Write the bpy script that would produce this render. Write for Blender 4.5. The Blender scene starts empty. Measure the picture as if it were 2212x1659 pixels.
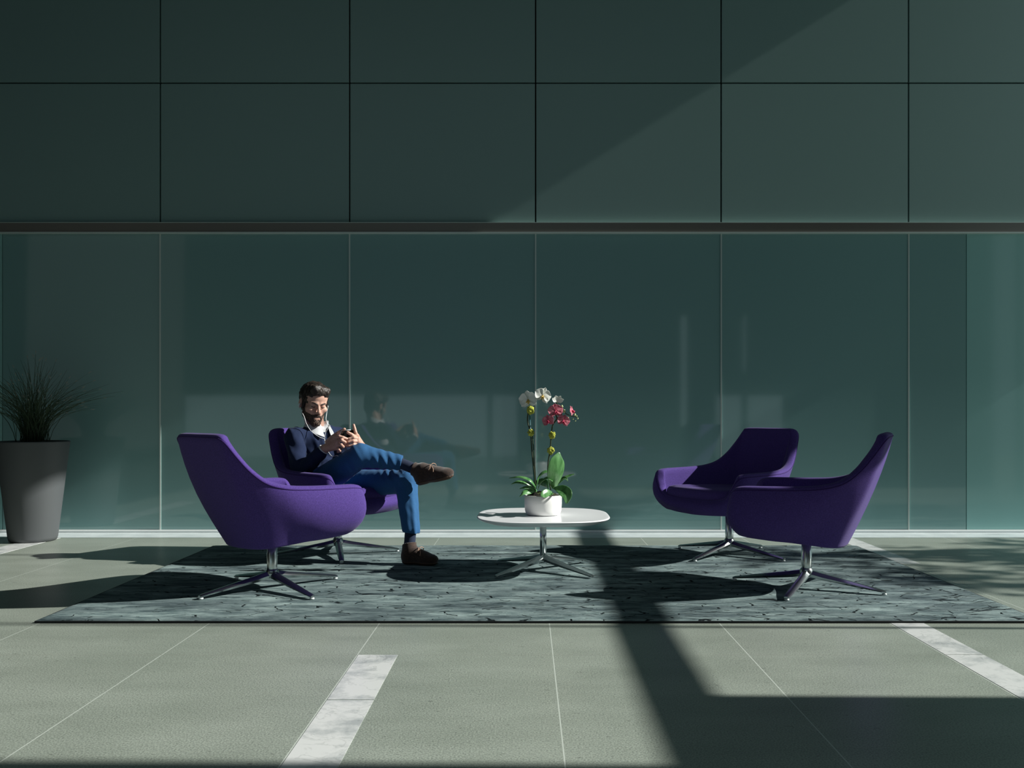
import bpy, bmesh, math, random
import numpy as np
from mathutils import Vector, Matrix, Euler, noise as mnoise

random.seed(7); np.random.seed(7)
SC = bpy.context.scene
COL = SC.collection
FPX = 1950.0            # focal length in pixels of the 2212x1659 frame
VPX, VPY = 1137.0, 893.0

# ------------------------------------------------------------------ camera
cam = bpy.data.cameras.new('camera'); camo = bpy.data.objects.new('camera', cam); COL.objects.link(camo)
camo.location = (0, 0, 1.0); camo.rotation_euler = (math.radians(90), 0, 0)
cam.sensor_fit = 'HORIZONTAL'; cam.sensor_width = 36.0
cam.lens = FPX / 2212 * 36.0
cam.shift_x = (1106 - VPX) / 2212.0
cam.shift_y = (VPY - 829.5) / 2212.0
cam.clip_start = 0.05; cam.clip_end = 200
SC.camera = camo

# ------------------------------------------------------------------ light
SUN_DIR = Vector((-1.6, 0.03, -1.0)).normalized()
sun = bpy.data.lights.new('sun', 'SUN'); suno = bpy.data.objects.new('sun', sun); COL.objects.link(suno)
sun.energy = 6.8; sun.angle = math.radians(0.53); sun.color = (1.0, 0.985, 0.93)
suno.rotation_euler = SUN_DIR.to_track_quat('-Z', 'Y').to_euler(); suno.location = (12, 0, 9)
world = bpy.data.worlds.new('world'); SC.world = world; world.use_nodes = True
bg = world.node_tree.nodes['Background']
bg.inputs[0].default_value = (0.60, 0.80, 0.85, 1); bg.inputs[1].default_value = 0.48
vs = SC.view_settings
vs.view_transform = 'Standard'; vs.look = 'None'; vs.exposure = 0.0; vs.gamma = 1.0
vs.use_curve_mapping = False

def P(px, py, d):
    "point at depth d that the photograph shows at pixel px, py"
    return Vector(((px - VPX) * d / FPX, d, 1.0 - (py - VPY) * d / FPX))

# ------------------------------------------------------------------ materials
def mat(name, col, rough=0.5, metal=0.0, spec=0.5, coat=0.0, sheen=0.0, coat_rough=0.03, trans=0.0):
    m = bpy.data.materials.new(name); m.use_nodes = True
    b = m.node_tree.nodes['Principled BSDF']
    b.inputs['Base Color'].default_value = (*col, 1); b.inputs['Roughness'].default_value = rough
    b.inputs['Metallic'].default_value = metal; b.inputs['Specular IOR Level'].default_value = spec
    b.inputs['Coat Weight'].default_value = coat; b.inputs['Coat Roughness'].default_value = coat_rough
    b.inputs['Sheen Weight'].default_value = sheen
    return m

def nodes(m): return m.node_tree.nodes, m.node_tree.links, m.node_tree.nodes['Principled BSDF']

def noise_col(m, c1, c2, scale=8, detail=4, stretch=(1, 1, 1), lo=0.35, hi=0.65, coord='Object', rough=0.55):
    n, l, b = nodes(m)
    tc = n.new('ShaderNodeTexCoord'); mp = n.new('ShaderNodeMapping'); mp.inputs['Scale'].default_value = stretch
    nz = n.new('ShaderNodeTexNoise'); nz.inputs['Scale'].default_value = scale; nz.inputs['Detail'].default_value = detail
    nz.inputs['Roughness'].default_value = rough
    cr = n.new('ShaderNodeValToRGB'); cr.color_ramp.elements[0].position = lo; cr.color_ramp.elements[1].position = hi
    cr.color_ramp.elements[0].color = (*c1, 1); cr.color_ramp.elements[1].color = (*c2, 1)
    l.new(tc.outputs[coord], mp.inputs[0]); l.new(mp.outputs[0], nz.inputs['Vector'])
    l.new(nz.outputs[0], cr.inputs[0]); l.new(cr.outputs[0], b.inputs['Base Color'])
    return tc, mp, nz, cr

def bump(m, scale, strength, dist=0.002, stretch=(1, 1, 1), detail=3):
    n, l, b = nodes(m)
    tc = n.new('ShaderNodeTexCoord'); mp = n.new('ShaderNodeMapping'); mp.inputs['Scale'].default_value = stretch
    nz = n.new('ShaderNodeTexNoise'); nz.inputs['Scale'].default_value = scale; nz.inputs['Detail'].default_value = detail
    bp = n.new('ShaderNodeBump'); bp.inputs['Strength'].default_value = strength; bp.inputs['Distance'].default_value = dist
    l.new(tc.outputs['Object'], mp.inputs[0]); l.new(mp.outputs[0], nz.inputs['Vector'])
    l.new(nz.outputs[0], bp.inputs['Height']); l.new(bp.outputs[0], b.inputs['Normal'])

M = {}
# stone floor tiles: speckled grey green limestone with pale grout lines
def make_floor_mat():
    m = mat('stone_tiles', (.3, .33, .28), 0.33, spec=0.45)
    n, l, b = nodes(m)
    tc, mp, nz, cr = noise_col(m, (.255, .292, .252), (.335, .378, .332), scale=1.6, detail=8, stretch=(1, 2.2, 1), lo=.3, hi=.7)
    sp = n.new('ShaderNodeTexNoise'); sp.inputs['Scale'].default_value = 170; sp.inputs['Detail'].default_value = 3
    l.new(tc.outputs['Object'], sp.inputs['Vector'])
    r2 = n.new('ShaderNodeValToRGB'); r2.color_ramp.elements[0].position = .34; r2.color_ramp.elements[1].position = .62
    r2.color_ramp.elements[0].color = (.60, .60, .60, 1); r2.color_ramp.elements[1].color = (1.12, 1.12, 1.1, 1)
    l.new(sp.outputs[0], r2.inputs[0])
    mu = n.new('ShaderNodeMix'); mu.data_type = 'RGBA'; mu.blend_type = 'MULTIPLY'; mu.inputs[0].default_value = 1
    l.new(cr.outputs[0], mu.inputs[6]); l.new(r2.outputs[0], mu.inputs[7])
    # dark mineral flecks, longer along the tile
    mp3 = n.new('ShaderNodeMapping'); mp3.inputs['Scale'].default_value = (1, 2.5, 1)
    l.new(tc.outputs['Object'], mp3.inputs[0])
    fl = n.new('ShaderNodeTexNoise'); fl.inputs['Scale'].default_value = 22; fl.inputs['Detail'].default_value = 6; fl.inputs['Roughness'].default_value = .7
    l.new(mp3.outputs[0], fl.inputs['Vector'])
    r3 = n.new('ShaderNodeValToRGB'); r3.color_ramp.elements[0].position = .30; r3.color_ramp.elements[1].position = .38
    r3.color_ramp.elements[0].color = (.35, .35, .35, 1); r3.color_ramp.elements[1].color = (1, 1, 1, 1)
    l.new(fl.outputs[0], r3.inputs[0])
    mu2 = n.new('ShaderNodeMix'); mu2.data_type = 'RGBA'; mu2.blend_type = 'MULTIPLY'; mu2.inputs[0].default_value = 1
    l.new(mu.outputs[2], mu2.inputs[6]); l.new(r3.outputs[0], mu2.inputs[7])
    # joints: along y every .81 m, along x every 1.2275 m
    sx = n.new('ShaderNodeSeparateXYZ'); l.new(tc.outputs['Object'], sx.inputs[0])
    def line(axis, off, per, w):
        a = n.new('ShaderNodeMath'); a.operation = 'SUBTRACT'; l.new(sx.outputs[axis], a.inputs[0]); a.inputs[1].default_value = off
        d = n.new('ShaderNodeMath'); d.operation = 'PINGPONG'; l.new(a.outputs[0], d.inputs[0]); d.inputs[1].default_value = per / 2
        c = n.new('ShaderNodeMath'); c.operation = 'LESS_THAN'; l.new(d.outputs[0], c.inputs[0]); c.inputs[1].default_value = w / 2
        return c
    a = line(0, 0.11, 0.81, .0042); c = line(1, 3.735, 1.2275, .004)
    mg = n.new('ShaderNodeMix'); mg.data_type = 'RGBA'; mg.inputs[7].default_value = (.50, .55, .50, 1)
    l.new(a.outputs[0], mg.inputs[0]); l.new(mu2.outputs[2], mg.inputs[6])
    mh = n.new('ShaderNodeMix'); mh.data_type = 'RGBA'; mh.inputs[7].default_value = (.24, .255, .22, 1)
    l.new(c.outputs[0], mh.inputs[0]); l.new(mg.outputs[2], mh.inputs[6])
    l.new(mh.outputs[2], b.inputs['Base Color'])
    return m
M['floor'] = make_floor_mat()

def make_marble():
    m = mat('white_marble', (.6, .62, .62), 0.25, spec=.5)
    n, l, b = nodes(m)
    tc, mp, nz, cr = noise_col(m, (.40, .43, .43), (.66, .68, .67), scale=5, detail=9, lo=.36, hi=.52, rough=.65)
    w = n.new('ShaderNodeTexNoise'); w.inputs['Scale'].default_value = 7; w.inputs['Detail'].default_value = 6; w.inputs['Distortion'].default_value = 1.2
    l.new(tc.outputs['Object'], w.inputs['Vector'])
    s = n.new('ShaderNodeMath'); s.operation = 'SUBTRACT'; l.new(w.outputs[0], s.inputs[0]); s.inputs[1].default_value = .44
    ab = n.new('ShaderNodeMath'); ab.operation = 'ABSOLUTE'; l.new(s.outputs[0], ab.inputs[0])
    r = n.new('ShaderNodeValToRGB'); r.color_ramp.elements[0].position = 0.0; r.color_ramp.elements[1].position = .02
    r.color_ramp.elements[0].color = (.45, .47, .46, 1); r.color_ramp.elements[1].color = (1, 1, 1, 1)
    l.new(ab.outputs[0], r.inputs[0])
    mu = n.new('ShaderNodeMix'); mu.data_type = 'RGBA'; mu.blend_type = 'MULTIPLY'; mu.inputs[0].default_value = .35
    l.new(cr.outputs[0], mu.inputs[6]); l.new(r.outputs[0], mu.inputs[7]); l.new(mu.outputs[2], b.inputs['Base Color'])
    return m
M['marble'] = make_marble()
M['border'] = mat('pale_border_stone', (.50, .55, .55), .25)
noise_col(M['border'], (.56, .63, .64), (.66, .73, .74), scale=6)

def make_rug():
    m = mat('carved_rug', (.13, .17, .18), .9, spec=.08)
    n, l, b = nodes(m)
    tc, mp, nz, cr = noise_col(m, (.062, .092, .100), (.25, .32, .32), scale=3.2, detail=10, stretch=(1.3, 5.2, 1), lo=.40, hi=.68, rough=.78)
    # long carved cracks, mostly along x
    mp2 = n.new('ShaderNodeMapping'); mp2.inputs['Scale'].default_value = (4.2, 15, 1)
    nd = n.new('ShaderNodeTexNoise'); nd.inputs['Scale'].default_value = 6; nd.inputs['Detail'].default_value = 3
    l.new(tc.outputs['Object'], nd.inputs['Vector'])
    mx = n.new('ShaderNodeMix'); mx.data_type = 'VECTOR'; mx.inputs[0].default_value = .10
    l.new(tc.outputs['Object'], mx.inputs[4]); l.new(nd.outputs['Color'], mx.inputs[5])
    l.new(mx.outputs[1], mp2.inputs[0])
    vo = n.new('ShaderNodeTexVoronoi'); vo.feature = 'DISTANCE_TO_EDGE'; vo.inputs['Scale'].default_value = 1.35
    l.new(mp2.outputs[0], vo.inputs['Vector'])
    r = n.new('ShaderNodeValToRGB'); r.color_ramp.elements[0].position = 0.012; r.color_ramp.elements[1].position = .036
    r.color_ramp.elements[0].color = (0, 0, 0, 1); r.color_ramp.elements[1].color = (1, 1, 1, 1)
    l.new(vo.outputs['Distance'], r.inputs[0])
    # only where a mask allows
    ms = n.new('ShaderNodeTexNoise'); ms.inputs['Scale'].default_value = 9; ms.inputs['Detail'].default_value = 4
    l.new(tc.outputs['Object'], ms.inputs['Vector'])
    mr = n.new('ShaderNodeValToRGB'); mr.color_ramp.elements[0].position = .495; mr.color_ramp.elements[1].position = .515
    mr.color_ramp.elements[0].color = (1, 1, 1, 1); mr.color_ramp.elements[1].color = (0, 0, 0, 1)
    l.new(ms.outputs[0], mr.inputs[0])
    lf = n.new('ShaderNodeTexNoise'); lf.inputs['Scale'].default_value = .9; lf.inputs['Detail'].default_value = 2
    l.new(tc.outputs['Object'], lf.inputs['Vector'])
    sx = n.new('ShaderNodeSeparateXYZ'); l.new(tc.outputs['Object'], sx.inputs[0])
    q1 = n.new('ShaderNodeMath'); q1.operation = 'MULTIPLY_ADD'; l.new(lf.outputs[0], q1.inputs[0]); q1.inputs[1].default_value = -.35; q1.inputs[2].default_value = .185
    q2 = n.new('ShaderNodeMath'); q2.operation = 'MULTIPLY_ADD'; l.new(sx.outputs[0], q2.inputs[0]); q2.inputs[1].default_value = .022; l.new(q1.outputs[0], q2.inputs[2])
    q3 = n.new('ShaderNodeMath'); q3.operation = 'SUBTRACT'; l.new(ms.outputs[0], q3.inputs[0]); l.new(q2.outputs[0], q3.inputs[1]); 
    q4 = n.new('ShaderNodeMath'); q4.operation = 'SUBTRACT'; q4.inputs[0].default_value = 1.0; l.new(q3.outputs[0], q4.inputs[1]); l.new(q4.outputs[0], mr.inputs[0])
    mxx = n.new('ShaderNodeMath'); mxx.operation = 'MAXIMUM'; l.new(r.outputs[0], mxx.inputs[0]); l.new(mr.outputs[0], mxx.inputs[1])
    mu = n.new('ShaderNodeMix'); mu.data_type = 'RGBA'; mu.inputs[6].default_value = (.008, .013, .015, 1)
    lt = n.new('ShaderNodeTexNoise'); lt.inputs['Scale'].default_value = 1.5; lt.inputs['Detail'].default_value = 3
    l.new(mp.outputs[0], lt.inputs['Vector'])
    lr = n.new('ShaderNodeValToRGB'); lr.color_ramp.elements[0].position = .38; lr.color_ramp.elements[1].position = .64
    lr.color_ramp.elements[0].color = (.68, .70, .72, 1); lr.color_ramp.elements[1].color = (1.5, 1.5, 1.45, 1); l.new(lt.outputs[0], lr.inputs[0])
    mt = n.new('ShaderNodeMix'); mt.data_type = 'RGBA'; mt.blend_type = 'MULTIPLY'; mt.inputs[0].default_value = 1
    l.new(cr.outputs[0], mt.inputs[6]); l.new(lr.outputs[0], mt.inputs[7])
    l.new(mxx.outputs[0], mu.inputs[0]); l.new(mt.outputs[2], mu.inputs[7]); l.new(mu.outputs[2], b.inputs['Base Color'])
    # pile relief
    ad = n.new('ShaderNodeMath'); ad.operation = 'MULTIPLY_ADD'; l.new(nz.outputs[0], ad.inputs[0]); ad.inputs[1].default_value = 1.3; l.new(mxx.outputs[0], ad.inputs[2])
    bp = n.new('ShaderNodeBump'); bp.inputs['Strength'].default_value = .8; bp.inputs['Distance'].default_value = .006
    l.new(ad.outputs[0], bp.inputs['Height']); l.new(bp.outputs[0], b.inputs['Normal'])
    return m
M['rug'] = make_rug()
M['rug_edge'] = mat('dark_rug_binding', (.015, .018, .02), .9)

M['panel_up'] = mat('teal_panel_upper', (.225, .345, .33), .35, spec=.3)
M['panel_low'] = mat('dark_teal_glass', (.20, .355, .35), .05, spec=.9)
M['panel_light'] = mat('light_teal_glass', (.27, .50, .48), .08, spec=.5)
M['backing'] = mat('black_backing', (.006, .008, .008), .8)
M['alu'] = mat('brushed_aluminium', (.55, .63, .60), .35, metal=.25)
M['band'] = mat('bronze_metal_band', (.20, .185, .165), .30, metal=.3)
M['kick'] = mat('white_metal_channel', (.86, .90, .90), .3)
M['plaster'] = mat('dark_room_plaster', (.10, .11, .11), .8)
M['dark_wall'] = mat('dark_side_wall', (.025, .028, .028), .8)
M['frame'] = mat('dark_window_frame', (.05, .055, .055), .5)
M['chrome'] = mat('polished_chrome', (.72, .76, .75), .22, metal=1)
M['chrome_dark'] = mat('polished_dark_aluminium', (.50, .54, .54), .24, metal=1)
M['foot'] = mat('pale_plastic_glide', (.6, .65, .65), .4)
M['white'] = mat('white_lacquer', (.84, .86, .88), .22, spec=.5)
M['white_pot'] = mat('white_ceramic', (.80, .80, .78), .35)
M['soil'] = mat('bark_and_moss', (.02, .016, .010), .9)
noise_col(M['soil'], (.010, .008, .006), (.10, .14, .02), scale=45, lo=.52, hi=.66)
M['planter'] = mat('dark_grey_planter', (.075, .083, .088), .62)
bump(M['planter'], 30, .1, .002)
def fabric(name, c1, c2, sc=260, bs=.5, sheen=.08):
    m = mat(name, c1, .85, spec=.15, sheen=sheen)
    noise_col(m, c1, c2, scale=sc, detail=2, lo=.35, hi=.7)
    bump(m, sc * .8, bs, .00035)
    return m
M['purple'] = fabric('purple_felt', (.054, .031, .162), (.090, .052, .258), 240, .6)
M['purple_dark'] = fabric('purple_piping', (.030, .012, .10), (.045, .018, .14), 240, .3)
M['navy'] = fabric('navy_knit', (.010, .018, .050), (.015, .027, .070), 330, .5, .05)
M['trouser'] = fabric('blue_wool', (.022, .086, .205), (.038, .130, .285), 420, .25, .05)
M['sock'] = fabric('navy_sock', (.016, .024, .05), (.028, .040, .075), 420, .3, .1)
M['shirt'] = fabric('white_cotton', (.72, .74, .76), (.80, .82, .84), 200, .15, .1)
M['skin'] = mat('skin', (.50, .25, .165), .5, spec=.4)
noise_col(M['skin'], (.52, .30, .225), (.66, .41, .32), scale=22, detail=3)
nodes(M['skin'])[2].inputs['Subsurface Weight'].default_value = .12
nodes(M['skin'])[2].inputs['Subsurface Radius'].default_value = (.010, .004, .002)
M['hair'] = mat('dark_brown_hair', (.018, .012, .008), .55, spec=.5)
noise_col(M['hair'], (.008, .006, .004), (.04, .026, .018), scale=60, detail=4, stretch=(1, 1, .35), lo=.4, hi=.7)
bump(M['hair'], 90, .8, .0015, stretch=(1, 1, .35))
M['beard'] = mat('brown_beard', (.05, .03, .02), .7)
noise_col(M['beard'], (.020, .012, .008), (.14, .085, .055), scale=120, detail=4, lo=.42, hi=.72)
bump(M['beard'], 260, .8, .0008)
M['lip'] = mat('lips', (.36, .15, .11), .5)
M['suede'] = mat('brown_suede', (.035, .018, .011), .9, sheen=.4)
noise_col(M['suede'], (.020, .009, .006), (.055, .027, .016), scale=90, lo=.35, hi=.7); bump(M['suede'], 200, .4, .0003)
M['sole'] = mat('brown_crepe_sole', (.075, .040, .022), .7)
M['lace'] = mat('tan_lace', (.42, .27, .19), .8)
M['earphone'] = mat('white_earphone', (.78, .80, .80), .35)
M['black'] = mat('black_gloss', (.012, .013, .014), .12)
M['silver'] = mat('silver_edge', (.7, .72, .72), .25, metal=1)
M['eye'] = mat('eye', (.05, .035, .03), .15)
M['leaf'] = mat('orchid_leaf', (.05, .16, .045), .32, spec=.5)
noise_col(M['leaf'], (.05, .165, .045), (.13, .31, .11), scale=9, stretch=(6, 6, .8))
M['leaf_tip'] = M['leaf']
M['stem'] = mat('orchid_stem', (.03, .045, .015), .5)
M['stake'] = mat('blue_green_stake', (.02, .12, .14), .4)
M['petal_white'] = mat('white_petal', (.80, .82, .76), .55)
M['petal_pink'] = mat('pink_petal', (.55, .12, .19), .55)
noise_col(M['petal_pink'], (.42, .055, .11), (.72, .26, .31), scale=70, lo=.35, hi=.65)
M['petal_edge'] = mat('magenta_lip', (.45, .015, .07), .5)
M['yellow_lip'] = mat('yellow_lip', (.55, .38, .08), .5)
M['bud'] = mat('pale_green_bud', (.50, .60, .28), .5)
M['moss'] = mat('yellow_green_moss', (.42, .46, .05), .9)
noise_col(M['moss'], (.20, .24, .02), (.58, .60, .09), scale=150)
M['grass'] = mat('dark_reed_blades', (.035, .065, .030), .55)
M['grass_tip'] = mat('pale_seed_heads', (.28, .30, .26), .7)
M['tree_leaf'] = mat('tree_leaf', (.04, .10, .03), .6)
M['bark'] = mat('bark', (.08, .06, .04), .8)
for k in ('petal_white', 'petal_pink'):
    n, l, b = nodes(M[k]); b.inputs['Subsurface Weight'].default_value = .15; b.inputs['Subsurface Radius'].default_value = (.01, .01, .01)

# ------------------------------------------------------------------ object helpers
def link(o, parent=None):
    COL.objects.link(o)
    if parent is not None:
        o.parent = parent
        o.matrix_parent_inverse = parent.matrix_basis.inverted()
    return o
def empty(name, loc, label, cat, group=None):
    o = bpy.data.objects.new(name, None); o.location = loc; o.empty_display_size = .1
    COL.objects.link(o); tag(o, label, cat, group); return o
def tag(o, label, cat, group=None):
    o['label'] = label; o['category'] = cat
    if group: o['group'] = group
    return o
def mesh(name, verts, faces, m, parent=None, smooth=True):
    me = bpy.data.meshes.new(name)
    me.from_pydata([tuple(v) for v in verts], [], faces); me.validate(); me.update()
    me.materials.append(m)
    if smooth:
        me.polygons.foreach_set('use_smooth', [True] * len(me.polygons))
    return link(bpy.data.objects.new(name, me), parent)
def bmobj(name, bm, m, parent=None, smooth=True):
    me = bpy.data.meshes.new(name); bmesh.ops.recalc_face_normals(bm, faces=bm.faces); bm.to_mesh(me); bm.free()
    me.materials.append(m)
    if smooth: me.polygons.foreach_set('use_smooth', [True] * len(me.polygons))
    return link(bpy.data.objects.new(name, me), parent)
def box(name, lo, hi, m, parent=None, bevel=0):
    bm = bmesh.new(); bmesh.ops.create_cube(bm, size=1)
    for v in bm.verts:
        v.co = Vector([(lo[i] + hi[i]) / 2 + v.co[i] * (hi[i] - lo[i]) for i in range(3)])
    if bevel: bmesh.ops.bevel(bm, geom=bm.edges[:], offset=bevel, segments=2, affect='EDGES')
    return bmobj(name, bm, m, parent, smooth=False)
def struct(o): o['kind'] = 'structure'; return o
def catmull(pts, n, closed=False):
    pts = [np.array(p, float) for p in pts]; out = []
    L = len(pts); segs = L if closed else L - 1
    for i in range(segs):
        if closed: p0, p1, p2, p3 = (pts[(i + k) % L] for k in (-1, 0, 1, 2))
        else:
            p1, p2 = pts[i], pts[i + 1]; p0 = pts[i - 1] if i else 2 * p1 - p2; p3 = pts[i + 2] if i + 2 < L else 2 * p2 - p1
        for j in range(n):
            t = j / n
            out.append(.5 * (2 * p1 + (p2 - p0) * t + (2 * p0 - 5 * p1 + 4 * p2 - p3) * t * t + (3 * p1 - p0 - 3 * p2 + p3) * t ** 3))
    if not closed: out.append(pts[-1])
    return out
def tube_data(path, radii, seg=8, closed=False):
    path = [Vector(p) for p in path]; N = len(path)
    if not hasattr(radii, '__len__'): radii = [radii] * N
    V, F = [], []
    t0 = (path[1] - path[0]).normalized()
    u = t0.orthogonal().normalized()
    for i, p in enumerate(path):
        if closed: t = (path[(i + 1) % N] - path[i - 1]).normalized()
        else: t = (path[min(i + 1, N - 1)] - path[max(i - 1, 0)]).normalized()
        u = (u - t * u.dot(t)); u = u.normalized() if u.length > 1e-6 else t.orthogonal().normalized()
        w = t.cross(u)
        for k in range(seg):
            a = 2 * math.pi * k / seg
            V.append(p + (u * math.cos(a) + w * math.sin(a)) * radii[i])
    rng = N if closed else N - 1
    for i in range(rng):
        for k in range(seg):
            a, b_ = i * seg + k, i * seg + (k + 1) % seg; j = ((i + 1) % N) * seg
            F.append((a, b_, j + (k + 1) % seg, j + k))
    if not closed:
        F.append(tuple(reversed(range(seg)))); F.append(tuple(range((N - 1) * seg, N * seg)))
    return V, F
def tube(name, path, radii, m, parent=None, seg=8, closed=False):
    V, F = tube_data(path, radii, seg, closed); return mesh(name, V, F, m, parent)
def merge(parts):
    V, F = [], []
    for v, f in parts:
        o = len(V); V += list(v); F += [tuple(i + o for i in q) for q in f]
    return V, F
def lathe(name, prof, m, parent=None, seg=48, center=(0, 0, 0)):
    V, F = [], []; c = center
    for r, z in prof:
        for k in range(seg):
            a = 2 * math.pi * k / seg; V.append((c[0] + r * math.cos(a), c[1] + r * math.sin(a), c[2] + z))
    for i in range(len(prof) - 1):
        for k in range(seg):
            k2 = (k + 1) % seg; F.append((i * seg + k, i * seg + k2, (i + 1) * seg + k2, (i + 1) * seg + k))
    F.append(tuple(reversed(range(seg)))); F.append(tuple(range((len(prof) - 1) * seg, len(prof) * seg)))
    o = mesh(name, V, F, m, parent)
    return o
def sharp(o, deg=35):
    try:
        o.data.set_sharp_from_angle(angle=math.radians(deg))
    except Exception: pass
    return o
def subsurf(o, lv=1):
    s = o.modifiers.new('subdivision', 'SUBSURF'); s.levels = lv; s.render_levels = lv; return o

# ------------------------------------------------------------------ signed distance modelling (smooth bodies and clothes)
class Field:
    def __init__(s, lo, hi, h):
        s.lo = np.array(lo, float); s.h = h
        s.n = np.maximum(((np.array(hi, float) - s.lo) / h).astype(int) + 1, 4)
        s.F = np.full(s.n, 0.5, np.float32)
        s.ax = [(s.lo[i] + np.arange(s.n[i]) * h).astype(np.float32) for i in range(3)]
    def _blk(s, lo, hi):
        a = np.clip(np.floor((np.array(lo) - s.lo) / s.h).astype(int), 0, s.n); b = np.clip(np.ceil((np.array(hi) - s.lo) / s.h).astype(int) + 1, 0, s.n)
        if np.any(b - a < 1): return None, None
        sl = tuple(slice(a[i], b[i]) for i in range(3))
        X, Y, Z = np.meshgrid(s.ax[0][sl[0]], s.ax[1][sl[1]], s.ax[2][sl[2]], indexing='ij')
        return sl, (X, Y, Z)
    def _comb(s, sl, d, k, op):
        f = s.F[sl]
        if op == 'add':
            h = np.maximum(k - np.abs(f - d), 0) / k; s.F[sl] = np.minimum(f, d) - h * h * k / 4
        elif op == 'sub':
            d = -d; h = np.maximum(k - np.abs(f - d), 0) / k; s.F[sl] = np.maximum(f, d) + h * h * k / 4
    def cone(s, a, b, ra, rb, k=.01, op='add', inf=0):
        a = np.array(a, float); b = np.array(b, float); ra += inf; rb += inf; m = max(ra, rb) + k + 2 * s.h + .01
        sl, g = s._blk(np.minimum(a, b) - m, np.maximum(a, b) + m)
        if sl is None: return
        ab = b - a; L = max(ab @ ab, 1e-9)
        t = np.clip(((g[0] - a[0]) * ab[0] + (g[1] - a[1]) * ab[1] + (g[2] - a[2]) * ab[2]) / L, 0, 1)
        d = np.sqrt((g[0] - a[0] - t * ab[0]) ** 2 + (g[1] - a[1] - t * ab[1]) ** 2 + (g[2] - a[2] - t * ab[2]) ** 2) - (ra + (rb - ra) * t)
        s._comb(sl, d, k, op)
    def ell(s, c, r, R=None, k=.01, op='add', inf=0):
        c = np.array(c, float); r = np.array(r, float) + inf; m = max(r) + k + 2 * s.h + .01
        sl, g = s._blk(c - m, c + m)
        if sl is None: return
        x, y, z = g[0] - c[0], g[1] - c[1], g[2] - c[2]
        if R is not None:
            R = np.array(R, float)   # columns are the axes
            x, y, z = (x * R[0, i] + y * R[1, i] + z * R[2, i] for i in range(3))
        k0 = np.sqrt((x / r[0]) ** 2 + (y / r[1]) ** 2 + (z / r[2]) ** 2) + 1e-6
        k1 = np.sqrt((x / r[0] ** 2) ** 2 + (y / r[1] ** 2) ** 2 + (z / r[2] ** 2) ** 2) + 1e-6
        s._comb(sl, k0 * (k0 - 1) / k1, k, op)
    def plane_cut(s, p, n):
        "remove everything on the side n points to"
        n = np.array(n, float); n /= np.linalg.norm(n)
        X, Y, Z = np.meshgrid(*s.ax, indexing='ij', sparse=True)
        s.F = np.maximum(s.F, ((X - p[0]) * n[0] + (Y - p[1]) * n[1] + (Z - p[2]) * n[2]).astype(np.float32))
    def warp(s, fn):
        X, Y, Z = np.meshgrid(*s.ax, indexing='ij', sparse=True)
        s.F = (s.F + fn(X, Y, Z)).astype(np.float32)
    def mesh(s, name, m, parent=None):
        F = s.F.copy(); F[0] = F[-1] = .5; F[:, 0] = F[:, -1] = .5; F[:, :, 0] = F[:, :, -1] = .5
        I = F < 0; n = F.shape
        sl = lambda o: tuple(slice(o[i], n[i] - 1 + o[i]) for i in range(3))
        cnt = sum(I[sl((a, b, c))].astype(np.int8) for a in (0, 1) for b in (0, 1) for c in (0, 1))
        cells = np.argwhere((cnt > 0) & (cnt < 8))
        idx = np.full([k - 1 for k in n], -1, np.int64); idx[tuple(cells.T)] = np.arange(len(cells))
        pos = np.zeros((len(cells), 3)); num = np.zeros(len(cells))
        for ax in range(3):
            o1, o2 = [k for k in range(3) if k != ax]
            for a in (0, 1):
                for b in (0, 1):
                    c0 = cells.copy(); c0[:, o1] += a; c0[:, o2] += b; c1 = c0.copy(); c1[:, ax] += 1
                    f0 = F[tuple(c0.T)]; f1 = F[tuple(c1.T)]; w = (f0 < 0) != (f1 < 0)
                    t = np.where(w, f0 / np.where(w, f0 - f1, 1), 0)
                    p = c0.astype(float); p[:, ax] += t
                    pos[w] += p[w]; num[w] += 1
        V = s.lo + pos / num[:, None] * s.h
        quads = []
        for ax in range(3):
            o1, o2 = [(1, 2), (2, 0), (0, 1)][ax]
            A = [slice(None)] * 3; B = [slice(None)] * 3; A[ax] = slice(0, n[ax] - 1); B[ax] = slice(1, n[ax])
            a, b = I[tuple(A)], I[tuple(B)]
            e = np.argwhere(a != b); e = e[(e[:, o1] > 0) & (e[:, o2] > 0) & (e[:, o1] < n[o1] - 1) & (e[:, o2] < n[o2] - 1)]
            ins = a[tuple(e.T)]
            q = []
            for (d1, d2) in ((-1, -1), (0, -1), (0, 0), (-1, 0)):
                c = e.copy(); c[:, o1] += d1; c[:, o2] += d2; q.append(idx[tuple(c.T)])
            q = np.stack(q, 1); q[~ins] = q[~ins][:, ::-1]; quads.append(q)
        Q = np.concatenate(quads); Q = Q[(Q >= 0).all(1)]
        me = bpy.data.meshes.new(name)
        me.vertices.add(len(V)); me.vertices.foreach_set('co', V.astype(np.float32).ravel())
        me.loops.add(len(Q) * 4); me.loops.foreach_set('vertex_index', Q.astype(np.int32).ravel())
        me.polygons.add(len(Q)); me.polygons.foreach_set('loop_start', np.arange(0, len(Q) * 4, 4, dtype=np.int32))
        me.polygons.foreach_set('loop_total', np.full(len(Q), 4, np.int32))
        me.polygons.foreach_set('use_smooth', np.ones(len(Q), bool))
        me.update(); me.validate(); me.materials.append(m)
        return link(bpy.data.objects.new(name, me), parent)

# ================================================================== the setting
WY = 7.59                                  # the glass wall
struct(box('floor', (-8, -6, -.10), (13, WY + .3, 0), M['floor']))
struct(box('trim_1', (-8, 7.25, -.02), (6.2, WY + .02, .003), M['border']))           # pale stone border along the glass
struct(box('trim_2', (-8, WY - .045, .003), (6.2, WY + .02, .022), M['kick'], bevel=.003))
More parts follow.
